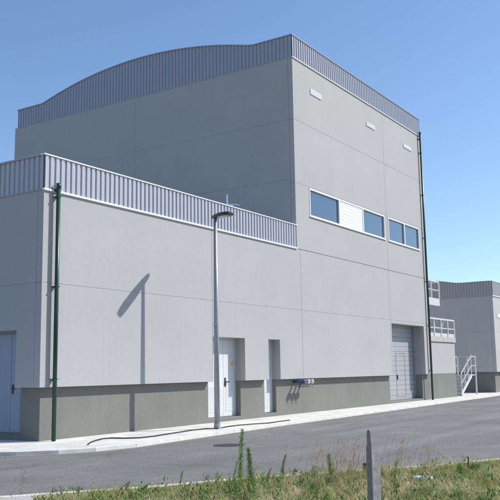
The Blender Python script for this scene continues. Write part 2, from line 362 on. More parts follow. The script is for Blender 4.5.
# structural shell behind the panels (shows in the joints and reveals) and the plinth
mb = MB(); slab(mb, 'x', T + 0.002, XR - T - 0.002, HS + 0.001, HP - 0.01, holes, T + 0.001, 0.9); slab(mb, 'x', XT + T + 0.002, XR - T - 0.002, HP - 0.01, HTP - 0.05, holes, T + 0.001, 0.5)
slab(mb, 'y', 0.902, 22, HS + 0.001, HP - 0.01, [LD, LD2], T + 0.001, 0.9)
mb.build('inner_wall', mat('inner_concrete', (0.36, 0.36, 0.355), 0.9, noise=0.04, scale=1), B)
mb = MB(); slab(mb, 'x', T, XR, -0.14, HS - 0.002, holes, T, 0.9)
slab(mb, 'y', 0.902, 22, -0.14, HS - 0.002, [LD, LD2], T, 0.9)
mb.box(XR - 0.9, XR - .002, 0.902, YL, -0.14, HS - 0.002)
mb.build('plinth', 'plinth', B, bevel=0.008)
# roofs
MB().box(0.3, XT, 0.6, 21.9, 6.0, 6.3).build('roof', 'roof', B)
MB().box(0.3, XT + 0.1, 21.7, 22, 0, 7.0).build('wall', 'panel', B)
def arch(y, base=HT, c=8.1, hw=6.15, rise=0.89):
    if abs(y - c) >= hw: return base
    r = (hw * hw + rise * rise) / (2 * rise); return base + math.sqrt(r * r - (y - c) ** 2) - (r - rise)
ys = [0.3 + i * (YL - 0.6) / 40 for i in range(41)]
mb = MB()
for y in ys:
    for x in (XT + 0.2, XR - 0.2): mb.v.append((x, y, arch(y) - 0.12))
for y in ys:
    for x in (XT + 0.2, XR - 0.2): mb.v.append((x, y, HTP - 0.1))
n = len(ys)
for i in range(n - 1): mb.f += [(2 * i, 2 * i + 1, 2 * i + 3, 2 * i + 2), (2 * n + 2 * i, 2 * n + 2 * i + 2, 2 * n + 2 * i + 3, 2 * n + 2 * i + 1), (2 * i, 2 * i + 2, 2 * n + 2 * i + 2, 2 * n + 2 * i), (2 * i + 1, 2 * n + 2 * i + 1, 2 * n + 2 * i + 3, 2 * i + 3)]
mb.f += [(0, 2 * n, 2 * n + 1, 1), (2 * n - 2, 2 * n - 1, 4 * n - 1, 4 * n - 2)]
mb.build('roof', 'roof', B)
# profiled-sheet parapets, with backing, white base flashing and coping
def parapet(parent, x0, x1, y0, y1, zb, zt, archf=None, faces='wfeb', sheet='metal', cope='flash'):
    mb = MB()
    if 'f' in faces: ribs(mb, 'x', x0, x1, zb + 0.03, zt - 0.02, y0, -1)
    if 'w' in faces: ribs(mb, 'y', y0, y1, zb + 0.02, (lambda q: archf(q) - 0.02) if archf else zt - 0.02, x0, -1)
    if 'e' in faces: ribs(mb, 'y', y0, y1, zb + 0.02, (lambda q: archf(q) - 0.02) if archf else zt - 0.02, x1, 1)
    if 'b' in faces: ribs(mb, 'x', x0, x1, zb + 0.03, zt - 0.02, y1, 1)
    p = mb.build('parapet', sheet, parent)
    t = 0.1; bk = MB()
    N = 48 if archf else 1
    def side(xa, xb):
        for i in range(N):
            ya = y0 + 0.004 + (y1 - y0 - 0.008) * i / N; yb = y0 + 0.004 + (y1 - y0 - 0.008) * (i + 1) / N
            za = (archf(ya) if archf else zt) - 0.03; zc = (archf(yb) if archf else zt) - 0.03
            b = len(bk.v)
            for y_, z_ in ((ya, za), (yb, zc)): bk.v.extend([(xa, y_, zb), (xb, y_, zb), (xb, y_, z_), (xa, y_, z_)])
            bk.f.extend([(b, b + 4, b + 7, b + 3), (b + 1, b + 2, b + 6, b + 5), (b + 3, b + 7, b + 6, b + 2), (b, b + 1, b + 5, b + 4)])
            if i == 0: bk.f.append((b, b + 3, b + 2, b + 1))
            if i == N - 1: bk.f.append((b + 4, b + 5, b + 6, b + 7))
    if 'w' in faces: side(x0 + 0.004, x0 + t)
    if 'e' in faces: side(x1 - t, x1 - 0.004)
    if 'f' in faces: bk.box(x0 + t + .002, x1 - t - .002, y0 + 0.004, y0 + t, zb, zt - 0.03)
    if 'b' in faces: bk.box(x0 + t + .002, x1 - t - .002, y1 - t, y1 - 0.004, zb, zt - 0.03)
    bk.build('parapet_backing', sheet, parent)
    # coping
    cp = MB(); o = 0.06
    if 'f' in faces: cp.box(x0 - o, x1 + o, y0 - o, y0 + t + 0.02, zt - 0.032, zt)
    if 'b' in faces: cp.build('coping', cope, parent); cp = MB(); cp.box(x0 - o, x1 + o, y1 - t - 0.02, y1 + o, zt - 0.045, zt)
    cp.build('coping', cope, parent); cp = MB()
    def cside(xa, xb):
        for i in range(N):
            ya = y0 + t + 0.022 + (y1 - y0 - 2 * t - 0.044) * i / N; yb = y0 + t + 0.022 + (y1 - y0 - 2 * t - 0.044) * (i + 1) / N
            za = (archf(ya) if archf else zt); zc = (archf(yb) if archf else zt); b = len(cp.v)
            for y_, z_ in ((ya, za), (yb, zc)): cp.v.extend([(xa, y_, z_ - 0.045), (xb, y_, z_ - 0.045), (xb, y_, z_), (xa, y_, z_)])
            cp.f.extend([(b, b + 4, b + 7, b + 3), (b + 1, b + 2, b + 6, b + 5), (b + 3, b + 7, b + 6, b + 2), (b, b + 1, b + 5, b + 4)])
    if 'w' in faces: cside(x0 - o, x0 + t)
    cp.build('coping', 'galv', parent); cp = MB()
    if 'e' in faces: cside(x1 - t, x1 + o); cp.build('coping', 'galv', parent)
    fl = MB()
    if 'f' in faces: fl.box(x0 - 0.055, x1 + 0.0, y0 - 0.07, y0 + 0.003, zb - 0.025, zb + 0.03)
    fl.build('flashing', 'flash' if cope == 'flash' else 'rail', parent, bevel=0.004)
    fs = MB()
    if 'w' in faces: fs.box(x0 - 0.052, x0 + 0.003, y0 + 0.004, y1, zb - 0.01, zb + 0.02)
    if fs.v: fs.build('flashing', 'metal', parent)
parapet(B, 0.02, XT - 0.004, 0.02, 21.9, HP, H1, faces='wf', sheet='lowsheet')
parapet(B, XT + 0.03, XR - 0.05, 0.03, YL - 0.2, HTP, HT, archf=arch, faces='wfeb', cope='galv')

# doors
def metal_door(parent, axis, a0, a1, z0, z1, d, split, louvre, wm='white'):
    """double or single steel door; d = depth coordinate of its face"""
    def bx(mb, p, q, r0, r1, e0, e1): return mb.box(p, q, d + e0, d + e1, r0, r1) if axis == 'x' else mb.box(d + e0, d + e1, p, q, r0, r1)
    g = bx(MB(), a0, a1, z0, z1, 0.03, 0.08)
    door = g.build('door', wm, parent)
    fr = MB(); bx(fr, a0, a0 + 0.05, z0, z1, -0.015, 0.028); bx(fr, a1 - 0.05, a1, z0, z1, -0.015, 0.028); bx(fr, a0 + 0.051, a1 - 0.051, z1 - 0.05, z1, -0.015, 0.028)
    fr.build('door_frame', wm, door)
    segs = [a0 + 0.06] + split + [a1 - 0.06]
    for i in range(len(segs) - 1):
        lf = MB(); p, q = segs[i] + 0.006, segs[i + 1] - 0.006
        bx(lf, p, q, z0 + 0.02, z1 - 0.06, 0.0, 0.028)
        lf.build('door_leaf', wm, door, bevel=0.004)
        if louvre and q - p > 0.4:
            lv = MB(); k = 0
            zz = z0 + 0.18
            while zz < z0 + 1.02:
                bx(lv, p + 0.1, q - 0.1, zz, zz + 0.03, -0.009, -0.001); zz += 0.06
            lv.build('louvre', wm, door)
    return door
door1 = metal_door(B, 'x', D1[0], D1[1], D1[2], D1[3], 0.42, [8.36], True)
h = MB(); h.bar((8.46, 0.36, 1.24), (8.46, 0.419, 1.24), 0.04); h.bar((8.45, 0.36, 1.24), (8.62, 0.36, 1.24), 0.035); h.box(8.42, 8.50, 0.41, 0.419, 1.08, 1.38); h.build('handle', 'black', door1)
MB().box(8.82, 8.93, 0.412, 0.418, 1.78, 1.90).build('warning_sign', 'yellow', door1)
door2 = metal_door(B, 'x', D2[0], D2[1], D2[2], D2[3], 0.38, [], True)
door3 = metal_door(B, 'y', LD[0], LD[1], LD[2], LD[3], 0.33, [1.42], True, 'bluegrey')
h = MB(); h.box(0.318, 0.329, 1.30, 1.36, 1.1, 1.34); h.bar((0.32, 1.33, 1.24), (0.27, 1.33, 1.24), 0.025); h.bar((0.275, 1.34, 1.24), (0.275, 1.2, 1.24), 0.022); h.build('handle', 'black', door3)
MB().box(0.321, 0.328, 1.05, 1.17, 1.80, 1.92).build('warning_sign', 'yellow', door3)
door4 = metal_door(B, 'y', LD2[0], LD2[1], LD2[2], LD2[3], 0.33, [11.0], True, 'bluegrey')
# door sills / thresholds
MB().box(D1[0] - 0.0, D1[1], T + 0.004, 0.9, -0.14, D1[2] - 0.002).build('door_sill', 'conc', B)
MB().box(D2[0], D2[1], T + 0.004, 0.9, -0.14, D2[2] - 0.002).build('door_sill', 'conc', B)
MB().box(RD[0], RD[1], T + 0.004, 0.9, -0.14, RD[2] - 0.002).build('door_sill', 'conc', B)
# sectional door with a wicket
rd = MB(); DY = 0.63
k = 0; z = RD[2]
while z < RD[3] - 0.01:
    z1 = min(z + 0.235, RD[3]); rd.box(RD[0], RD[1], DY, DY + 0.05, z + 0.006, z1 - 0.006); z = z1
rdo = rd.build('roller_door', 'shutter', B, bevel=0.008)
MB().box(RD[0], RD[1], DY + 0.02, DY + 0.07, RD[2], RD[3]).build('backing_sheet', 'galv', rdo)
wk = MB(); wx0, wx1 = 23.36, 24.5
for a, b_, c, d_ in ((wx0, wx0 + 0.035, 0.22, 2.35), (wx1 - 0.035, wx1, 0.22, 2.35), (wx0 + .036, wx1 - .036, 2.315, 2.35), (wx0 + .036, wx1 - .036, 0.22, 0.25)): wk.box(a, b_, DY - 0.012, DY - 0.001, c, d_)
wko = wk.build('wicket_frame', 'galv', rdo)
MB().box(wx0 + 0.06, wx0 + 0.11, DY - 0.05, DY - 0.001, 1.05, 1.28).build('handle', 'black', rdo)
g = MB().box(RD[1] - 0.06, RD[1] - 0.002, DY - 0.08, DY - 0.014, RD[2], RD[3]); g.build('guide_rail', 'galv', rdo)
# windows
def band(rect, mull, blank):
    x0, x1, z0, z1 = rect
    f = MB(); y0, y1 = -0.02, 0.12; s = 0.075
    f.box(x0 + .002, x1 - .002, y0, y1, z1 - s, z1 - .002); f.box(x0 + .002, x1 - .002, y0, y1, z0 + .002, z0 + s)
    f.box(x0 + .002, x0 + s, y0 + .001, y1 - .001, z0 + s + .001, z1 - s - .001); f.box(x1 - s, x1 - .002, y0 + .001, y1 - .001, z0 + s + .001, z1 - s - .001)
    for m_ in mull: f.box(m_ - 0.05, m_ + 0.05, y0 + .001, y1 - .001, z0 + s + .001, z1 - s - .001)
    f.box(x0 - 0.03, x1 + 0.03, -0.05, -0.021, z0 - 0.02, z0 + 0.012)
    w_ = MB(); e = [x0] + mull + [x1]
    wo = f.build('window', 'frame', B, bevel=0.006)
    for i in range(len(e) - 1):
        a = e[i] + (s if i == 0 else 0.05) + .001; c = e[i + 1] - (s if i == len(e) - 2 else 0.05) - .001
        if i == blank:
            q = MB().box(a, c, 0.0, 0.05, z0 + s + .001, z1 - s - .001)
            q.build('blank_panel', 'flash', wo)
            lv = MB(); zz = z0 + s + 0.06
            while zz < z1 - s - 0.05: lv.box(a + 0.04, c - 0.04, -0.004, -0.001, zz, zz + 0.02); zz += 0.15
            lv.build('louvre', 'flash', wo)
        else:
            MB().box(a, c, 0.05, 0.07, z0 + s + .001, z1 - s - .001).build('pane', 'glass', wo)
    return wo
band(W1, [16.5, 18.85], 1); band(W2, [23.66], None)
for v in vents:
    f = MB().box(v[0], v[1], -0.03, -0.001, v[2], v[3]); o = f.build('vent', 'frame', B, bevel=0.006)
    lv = MB(); zz = v[2] + 0.03
    while zz < v[3] - 0.03: lv.box(v[0] + 0.05, v[1] - 0.05, -0.035, -0.031, zz, zz + 0.022); zz += 0.045
    lv.build('louvre', 'white', o)
# downpipes
def downpipe(x, y, ztop, zj, label):
    d = MB(); d.tube([(x, y, -0.02), (x, y, ztop)], 0.054, 16)
    o = d.build('downpipe', 'green', B, smooth=True, label=label)
    a = MB(); a.tube([(x, y, zj), (x - 0.02, y + 0.05, zj - 0.03), (x - 0.1, 0.02, zj - 0.05)], 0.04, 10); a.build('elbow', 'green', o, smooth=True)
    zz = 1.45
    while zz < ztop - .3: MB().box(x - 0.06, x + 0.06, y - 0.055, -0.001, zz, zz + 0.025).build('bracket', 'green', o); zz += 2.3
    MB().tube([(x, y, ztop - 0.12), (x, y, ztop + 0.01)], 0.061, 16).build('collar', 'green', o, smooth=True)
downpipe(0.379, -0.125, 6.40, 6.27, 'green downpipe at the corner of the lower wing')
downpipe(26.19, -0.11, 14.12, 13.75, 'green downpipe at the right end of the tall hall')
# fire inlets on the plinth
for i, (x, mt) in enumerate(((12.62, 'blue'), (12.95, 'brass'), (13.24, 'brass'))):
    z = 1.16; y = -0.27
    b = MB(); b.tube([(x, T + .001, z), (x, y + 0.12, z)], 0.045, 14); b.tube([(x, y + 0.12, z), (x, y + 0.05, z)], [0.075, 0.075], 14)
    o = b.build('fire_inlet', mt, B, smooth=True)
    MB().tube([(x, y + 0.05, z), (x, y - 0.02, z), (x, y - 0.045, z)], [0.085, 0.085, 0.05], 16).build('cap', mt if i == 0 else 'brass', o, smooth=True)
    hw = MB(); hw.tube([(x, y + 0.2, z - 0.05), (x, y + 0.2, z - 0.2)], 0.018, 8); hw.tube([(x, y + 0.2, z - 0.17), (x, y + 0.2, z - 0.2)], 0.08, 14)
    hw.build('handwheel', 'blue', o, smooth=True)
    ch = MB(); ch.tube([(x + 0.05, y + 0.1, z - 0.06), (x + 0.03, y + 0.04, z - 0.22), (x - 0.02, y, z - 0.2), (x - 0.04, y - 0.02, z - 0.08)], 0.01, 6); ch.build('chain', 'galv', o)
# low annex with terrace
AX0, AX1, AY0, AY1, AZ = XR + 0.003, 30.85, T, 5.0, 2.97
mb = MB().box(AX0, AX1, AY0, AY1, HS, AZ); mb.build('annex_wall', 'panel', B, bevel=0.01)
MB().box(AX0, AX1 + 0.0, AY0 + .001, AY1, -0.14, HS - 0.002).build('plinth', 'plinth', B)
MB().box(AX0, AX1 + 0.08, AY0 - 0.06, AY1, AZ + 0.002, AZ + 0.27).build('terrace_slab', 'conc', B, bevel=0.01)
def railing(pts, z, hgt, posts, parent, toe=True, w_=0.07, name='railing', mids=(0.5,)):
    r = MB()
    for a, c in zip(pts[:-1], pts[1:]):
        a = Vector((*a, z)); c = Vector((*c, z)); L_ = (c - a).length; n = max(1, round(L_ / posts))
        first = len(r.v) == 0
        for k in range(0 if first else 1, n + 1):
            p = a.lerp(c, k / n); r.bar(p, p + Vector((0, 0, hgt - w_ / 2 - .001)), w_)
        if not first: a = a + (c - a).normalized() * w_ * 0.6
        e_ = 1.0 if first else 0.985; hgt0 = hgt
        r.bar(a + Vector((0, 0, hgt)), c + Vector((0, 0, hgt)), w_ * 1.05 * e_, w_ * e_)
        for m_ in mids: r.bar(a + Vector((0, 0, hgt * m_)), c + Vector((0, 0, hgt * m_)), w_ * 0.6)
        if toe: r.bar(a + Vector((0, 0, 0.11)), c + Vector((0, 0, 0.11)), 0.03 * e_, 0.2 * e_)
    return r.build(name, 'rail', parent)
railing([(AX0 + 0.1, T + 0.0), (AX1 + 0.02, T + 0.0), (AX1 + 0.02, AY1 - 0.1)], AZ + 0.272, 0.97, 1.08, B, w_=0.085)
o_ = MB(); o_.bar((28.6, T + .05, 3.35), (29.3, T + .05, 4.1), 0.05); o_.bar((28.6, T + .06, 4.1), (29.1, T + .06, 3.6), 0.05); o_.build('brace', 'rail', B)
# upper landing on the hall's right-hand side
lb = MB()
lb.prism([(XR + .003, T), (28.7, T), (29.0, T + .08), (29.13, T + .3), (29.13, 1.7), (XR + .003, 1.7)], 4.93, 5.33); lb.build('landing', 'rail', B)
railing([(XR + 0.1, T + 0.08), (28.95, T + 0.08), (28.95, 1.6)], 5.332, 0.93, 1.3, B, toe=False, w_=0.07)
MB().box(XR + .001, XR + 0.03, 0.7, 1.55, 5.34, 7.4).build('door', 'white', B)

# ------------------------------------------------------------------ far building on the right
XF = 38.05
FB = empty('warehouse', (XF, 0, 0), 'pale grey precast warehouse at the right edge, its ribbed parapet beginning to arch', 'building')
panels('wall', 'x', [XF, XF + 8, XF + 16, XF + 24], [HS, 3.85, HP - 0.008], [], 0, T, FB, 'farpanel')
panels('wall', 'y', [T + .006, 8.22, 16.3], [HS, 3.85, HP], [], XF, XF + T, FB, 'farpanel')
mb = MB(); slab(mb, 'x', XF + T, XF + 24, -0.14, HS - 0.002, [], T, 0.9); slab(mb, 'y', 0.902, 16.3, -0.14, HS - .002, [], XF + T, XF + 0.9); mb.build('plinth', 'plinth', FB)
MB().box(XF + 0.23, XF + 23.9, 0.23, 16.2, HS, HP - .02).build('inner_wall', 'plinth', FB)
parapet(FB, XF + 0.02, XF + 23.9, 0.02, 16.2, HP - 0.08, H1 - 0.02, archf=lambda y: arch(y, H1 - 0.02, 8.3, 6.0, 0.6), faces='wfe', sheet='sheetgrey')
fv = MB().box(XF + 0.75, XF + 1.7, -0.03, -0.001, 4.75, 4.98); fo = fv.build('vent', 'frame', FB, bevel=0.006)

# ------------------------------------------------------------------ external stair
ST = empty('steel_staircase', (32, 0.9, ZP), 'pale steel outdoor staircase with handrails beside the low annex wall', 'staircase')
sx0, sx1, sz, sy0, sy1, lx = 31.95, 33.85, 1.16, 0.30, 1.40, 34.65
nst = 6
for k in range(nst):
    xa = sx0 + (sx1 - sx0) * k / nst; za = ZP + (sz - ZP) * (k + 1) / nst
    t_ = MB().box(xa, xa + (sx1 - sx0) / nst + 0.03, sy0 + 0.03, sy1 - 0.03, za - 0.04, za); t_.box(xa + 0.0, xa + 0.02, sy0 + 0.03, sy1 - 0.03, za - (sz - ZP) / nst + .002, za - 0.041); t_.build('tread', 'rail', ST)
for y in (sy0, sy1):
    s_ = MB(); s_.bar((sx0 - 0.05, y, ZP + 0.1), (sx1, y, sz - 0.05), 0.04, 0.2); s_.build('stringer', 'rail', ST)
    r = MB(); r.bar((sx0, y, 1.22), (sx1, y, sz + 1.07), 0.055); r.bar((sx0, y, 0.68), (sx1, y, sz + 0.52), 0.04)
    for k in range(4):
        x = sx0 + (sx1 - sx0) * k / 3; zb_ = ZP + (sz - ZP) * k / 3; r.bar((x, y, zb_), (x, y, zb_ + 1.2 if k else 1.22), 0.05)
    r.bar((sx1, y, sz + 1.07), (lx, y, sz + 1.07), 0.055); r.bar((sx1, y, sz + 0.52), (lx, y, sz + 0.52), 0.04); r.bar((lx, y, ZP), (lx, y, sz + 1.09), 0.075)
    r.build('handrail', 'rail', ST)
MB().box(sx1, lx, sy0 + .03, sy1 + 1.2, sz - 0.06, sz).build('landing', 'rail', ST)
r = MB(); 
for yy in (sy0 + .5, sy1 + .6, sy1 + 1.2): r.bar((lx, yy, sz), (lx, yy, sz + 1.07), 0.05)
r.bar((lx, sy0, sz + 1.07), (lx, sy1 + 1.2, sz + 1.07), 0.055); r.bar((lx, sy0, sz + 0.52), (lx, sy1 + 1.2, sz + 0.52), 0.04); r.build('handrail', 'rail', ST)
MB().box(sx0 - .3, sx0 - .02, 1.46, 1.7, 1.1, 1.5).box(sx0 - .2, sx0 - .12, 1.53, 1.6, ZP, 1.09).build('junction_box', 'white', ST)

# ------------------------------------------------------------------ street lamp
LP = empty('street_lamp', (5.31, -1.5, ZP), 'slender grey street lamp with flat dark head standing on the pavement by the white door', 'street lamp')
m_ = MB().tube([(5.31, -1.5, ZP + .012), (5.31, -1.5, 3.0), (5.31, -1.5, 6.10)], [0.084, 0.072, 0.052], 16); m_.build('pole', 'galv', LP, smooth=True)
m_ = MB().box(5.18, 5.44, -1.63, -1.37, ZP, ZP + 0.02)
m_.tube([(5.31, -1.5, ZP + .02), (5.31, -1.5, ZP + .16)], [0.098, 0.09], 16)
m_.build('base_plate', 'galv', LP)
MB().box(5.225, 5.25, -1.54, -1.46, 2.86, 3.02).build('hatch_cover', 'galv', LP, bevel=0.01)
# lamp head, long axis pointing out over the road
def head():
    d = Vector((-0.38, -0.95, -0.05)).normalized(); sd_ = Vector((0, 0, 1)).cross(d).normalized(); up = d.cross(sd_).normalized()
    c0 = Vector((5.40, -1.32, 6.11))
    prof = [(0, .04, .06), (.07, .075, .09), (.25, .11, .12), (.5, .145, .13), (.8, .155, .12), (.95, .13, .10), (1.0, .10, .07)]
    def shell(z0f, z1f, ins=0):
        mb = MB(); N = 10
        for (s, wd, hh) in prof:
            for k in range(N + 1):
                a = math.pi * k / N; mb.v.append(tuple(c0 + d * s + sd_ * (math.cos(a) * wd) + up * (math.sin(a) ** 0.7 * hh if 0 < k < N else 0.0)))
        for i in range(len(prof) - 1):
            for k in range(N): mb.f.append((i * (N + 1) + k, i * (N + 1) + k + 1, (i + 1) * (N + 1) + k + 1, (i + 1) * (N + 1) + k))
            mb.f.append((i * (N + 1), (i + 1) * (N + 1), (i + 1) * (N + 1) + N, i * (N + 1) + N))
        mb.f.append(tuple(range(N + 1))); mb.f.append(tuple((len(prof) - 1) * (N + 1) + k for k in range(N + 1)))
        return mb
    shell(0, 0).build('lamp_housing', 'lamp', LP, smooth=True)
    g = MB(); n = len(prof)
    pr = [(.42, .09), (.52, .12), (.8, .13), (.93, .10)]
    for s, wd in pr:
        for k in range(7):
            a = math.pi * k / 6; g.v.append(tuple(c0 + d * s + sd_ * math.cos(a) * wd - up * (0.002 + 0.05 * math.sin(a))))
    for i in range(3):
        for k in range(6): g.f.append((i * 7 + k, i * 7 + k + 1, i * 7 + 8 + k, i * 7 + 7 + k))
        g.f.append((i * 7, i * 7 + 7, i * 7 + 13, i * 7 + 6))
    g.f.append(tuple(range(7))); g.f.append(tuple(range(21, 28)))
    g.build('lamp_glass', 'diff', LP, smooth=True)
head()


# antenna on the low roof
AN = empty('antenna', (10.25, 1.5, 6.3), 'small pale blue rooftop antenna behind the lower wing parapet', 'antenna')
ax, ay = 10.25, 1.5
MB().tube([(ax, ay, 6.3), (ax, ay, 8.08)], 0.035, 8).build('mast', 'ant', AN)
r = MB(); r.bar((ax - 0.45, ay + 0.3, 7.72), (ax + 0.45, ay - 0.3, 7.72), 0.03); 
for t in (-1, -.5, .5, 1): r.bar((ax + 0.45 * t - .1, ay - 0.3 * t - .14, 7.72), (ax + 0.45 * t + .1, ay - 0.3 * t + .14, 7.72), 0.022)
r.tube([(ax + .1, ay - 0.1, 7.45), (ax + .1, ay - .1, 7.7)], 0.09, 10); r.build('crossbar', 'ant', AN)

# ------------------------------------------------------------------ cable on the pavement, manhole
pts = [gp(u, v, ZP) for u, v in ((88, 445.0), (91, 442.8), (96, 441.0), (103, 439.3), (112, 438.7), (125, 438.9), (140, 438.4), (155, 436.6), (170, 434.2), (190, 431.0), (205, 429.3), (217, 429.2), (228, 427.0), (240, 425.6), (255, 424.4), (268, 423.6), (280, 421.8), (290, 420.6))]
c = MB().tube([(x, y, ZP + 0.018) for x, y in pts], 0.016, 8); c = c.build('cable', 'cable', smooth=True); tag(c, 'thin black cable snaking along the pale pavement past the lamp post foot', 'cable')
mh = empty('manhole_cover', (2.0, -4.2, ZR), 'dark worn manhole cover set in the asphalt in front of the white door', 'manhole cover')
def ring(r0, r1, z, m, nm):
    mb = MB(); N = 32
    for i in range(N):
        a = 2 * math.pi * i / N; mb.v += [(2.0 + r0 * math.cos(a), -4.2 + r0 * math.sin(a), z), (2.0 + r1 * math.cos(a), -4.2 + r1 * math.sin(a), z)]
    for i in range(N): j = (i + 1) % N; mb.f.append((2 * i, 2 * i + 1, 2 * j + 1, 2 * j))
    return mb.build(nm, m, mh)
MB().tube([(2.0, -4.2, ZR - 0.03), (2.0, -4.2, ZR + 0.006)], 0.31, 32).build('cover', 'iron', mh)
MB().tube([(2.0, -4.2, ZR - 0.03), (2.0, -4.2, ZR + 0.004)], 0.38, 32).build('surround', 'iron', mh)

# ------------------------------------------------------------------ verge vegetation
def plane_pt(u, v, z=-0.04):
    x, y = gp(u, v, z); return Vector((x, y, z))
def foliage_obj(name, verts, faces, rnd, m, parent=None):
    me = bpy.data.meshes.new(name); me.from_pydata(verts, [], faces); me.update()
    at = me.attributes.new('rnd', 'FLOAT', 'POINT'); at.data.foreach_set('value', rnd)
    me.materials.append(M[m]); o = bpy.data.objects.new(name, me); C.objects.link(o)
    if parent: o.parent = parent; o.matrix_parent_inverse = parent.matrix_basis.inverted()
    return o
near2 = [Vector(p) for p in vin]
def inside(p):   # on the verge side of the kerb line
    for a, c in zip(near2[:-1], near2[1:]):
        t = c - a
        if a.x <= p.x < c.x or (a.x > p.x >= c.x):
            y = a.y + t.y * (p.x - a.x) / t.x; return p.y < y - 0.01, y - p.y
    return False, 0
def in_apron(p):
    ins = False; n = len(apr)
    for i in range(n):
        (x1, y1), (x2, y2) = apr[i], apr[(i + 1) % n]
        if (y1 > p.y) != (y2 > p.y) and p.x < (x2 - x1) * (p.y - y1) / (y2 - y1) + x1: ins = not ins
    return ins
rr = random.Random(3)
V, Fc, A = [], [], []
from mathutils import noise as mn
def blade(p, h, lean, az, wd, rn, seg=2):
    b = len(V); dx, dy = math.cos(az), math.sin(az); px, py = -dy, dx
    for k in range(seg + 1):
        t = k / seg; off = lean * t * t * h; ww = wd * (1 - t * 0.85)
        cx, cy, cz = p[0] + dx * off, p[1] + dy * off, p[2] + h * t * (1 - 0.25 * lean * t)
        V.append((cx - px * ww / 2, cy - py * ww / 2, cz)); V.append((cx + px * ww / 2, cy + py * ww / 2, cz)); A.extend((rn, rn))
    for k in range(seg): Fc.append((b + 2 * k, b + 2 * k + 1, b + 2 * k + 3, b + 2 * k + 2))
N = 0; tries = 0
while N < 92000 and tries < 1200000:
    tries += 1
    # along the kerb, up to 5 m behind it
    x = rr.uniform(-14, 13); y = rr.uniform(-21, -1)
    p = Vector((x, y, 0)); ok, dist = inside(p)
    if not ok or in_apron(p): continue
    rel = Vector((x - CP.x, y - CP.y)); fwd = rel.dot(Vector((Fv.x, Fv.y)).normalized()); lat = rel.dot(Vector((Rv.x, Rv.y)).normalized())
    if fwd < 8.3 or lat < -7 or lat > 10 or (dist > 5): continue
    nn = mn.noise(Vector((x * 1.3, y * 1.3, 0))); n2 = mn.noise(Vector((x * 4, y * 4, 5)))
    if n2 < -0.45: continue
    h = rr.uniform(0.05, 0.16) * (1 + 0.7 * nn + 0.6 * n2)
    if dist < 0.3: h *= 0.5
    if x < -3.4: h *= 0.75
    if rr.random() < 0.06: h *= 1.9
    rn = 0.42 + 0.5 * n2 + 0.55 * mn.noise(Vector((x * 0.8, y * 0.8, 9))) + rr.uniform(-0.34, 0.34)
    blade((x, y, -0.045), max(h, 0.03), rr.uniform(0.2, 1.3), rr.uniform(0, 6.283), rr.uniform(0.005, 0.013), rn)
    N += 1
tag(foliage_obj('grass', V, Fc, A, 'grass'), 'rough green and straw coloured grass covering the verge', 'grass', kind='stuff')
# broad-leaved ground weeds mixed in
V, Fc, A = [], [], []
for _ in range(900):
    u = rr.uniform(-60, 560); v = rr.uniform(468, 512); q = plane_pt(u, v); ok, dist = inside(q)
    if not ok or in_apron(q) or dist < 0.1 or (dist < 0.45 and u < 215) or rr.random() < 0.3: continue
    hh = rr.uniform(0.05, 0.2); rn0 = rr.uniform(0, 1.1)
    for k in range(rr.randint(8, 22)):
        az = rr.uniform(0, 6.28); blade((q.x + rr.uniform(-.05, .05), q.y + rr.uniform(-.05, .05), -0.045 + rr.uniform(0, hh)), rr.uniform(0.04, 0.09), rr.uniform(0.6, 1.8), az, rr.uniform(0.014, 0.028), rn0 + rr.uniform(-.2, .2), 3)
tag(foliage_obj('ground_weeds', V, Fc, A, 'weed'), 'low leafy green weeds scattered through the verge grass', 'weeds', kind='stuff')
fl_ = MB()
for _ in range(26):
    u = rr.choice([rr.uniform(150, 200), rr.uniform(380, 410), rr.uniform(0, 500)]); v = rr.uniform(482, 499); q = plane_pt(u, v); ok, dist = inside(q)
    if not ok or in_apron(q): continue
    z = rr.uniform(0.05, 0.14); a = rr.uniform(0, 3)
    for k in range(5):
        c = Vector((q.x, q.y, z)); d1 = Vector((math.cos(a + k * 1.257), math.sin(a + k * 1.257), 0.35)) * 0.014; d2 = Vector((math.cos(a + k * 1.257 + .6), math.sin(a + k * 1.257 + .6), 0.35)) * 0.014
        b = len(fl_.v); fl_.v += [tuple(c), tuple(c + d1), tuple(c + d2 + d1 * .3), tuple(c + d2)]; fl_.f.append((b, b + 1, b + 2, b + 3))
tag(fl_.build('wildflowers', mat('yellow_petal', (0.75, 0.6, 0.04), 0.6)), 'tiny yellow wildflowers dotted through the verge grass', 'wildflowers', kind='stuff')
# seeding straw stems
V, Fc, A = [], [], []
def stem(p, h, lean, az, rn, headlen=0.09, hw=0.012):
    p = Vector(p); d = Vector((math.cos(az), math.sin(az), 0)); side = Vector((-d.y, d.x, 0)); b = len(V); seg = 5
    def pt(t): return p + d * lean * h * t * t + Vector((0, 0, h * t))
    for s in (side, d):
        b = len(V)
        for k in range(seg + 1):
            c = pt(k / seg); ww = 0.0028; V.append(tuple(c - s * ww / 2)); V.append(tuple(c + s * ww / 2)); A.extend((rn, rn))
        for k in range(seg): Fc.append((b + 2 * k, b + 2 * k + 1, b + 2 * k + 3, b + 2 * k + 2))
    e = pt(1); dr = (pt(1) - pt(0.9)).normalized()
    for k in range(26):
        t = k / 26; c = e + dr * headlen * (t - 0.15); a = rr.uniform(0, 6.28); o = Vector((math.cos(a), math.sin(a), rr.uniform(0.5, 1.2))).normalized() * hw * 1.7 * math.sin(math.pi * (0.12 + 0.85 * t))
        s = o.cross(dr).normalized() * 0.0035; b = len(V)
        V.extend([tuple(c - s), tuple(c + s), tuple(c + o + dr * 0.012)]); A.extend((rn,) * 3); Fc.append((b, b + 1, b + 2))
sp = []
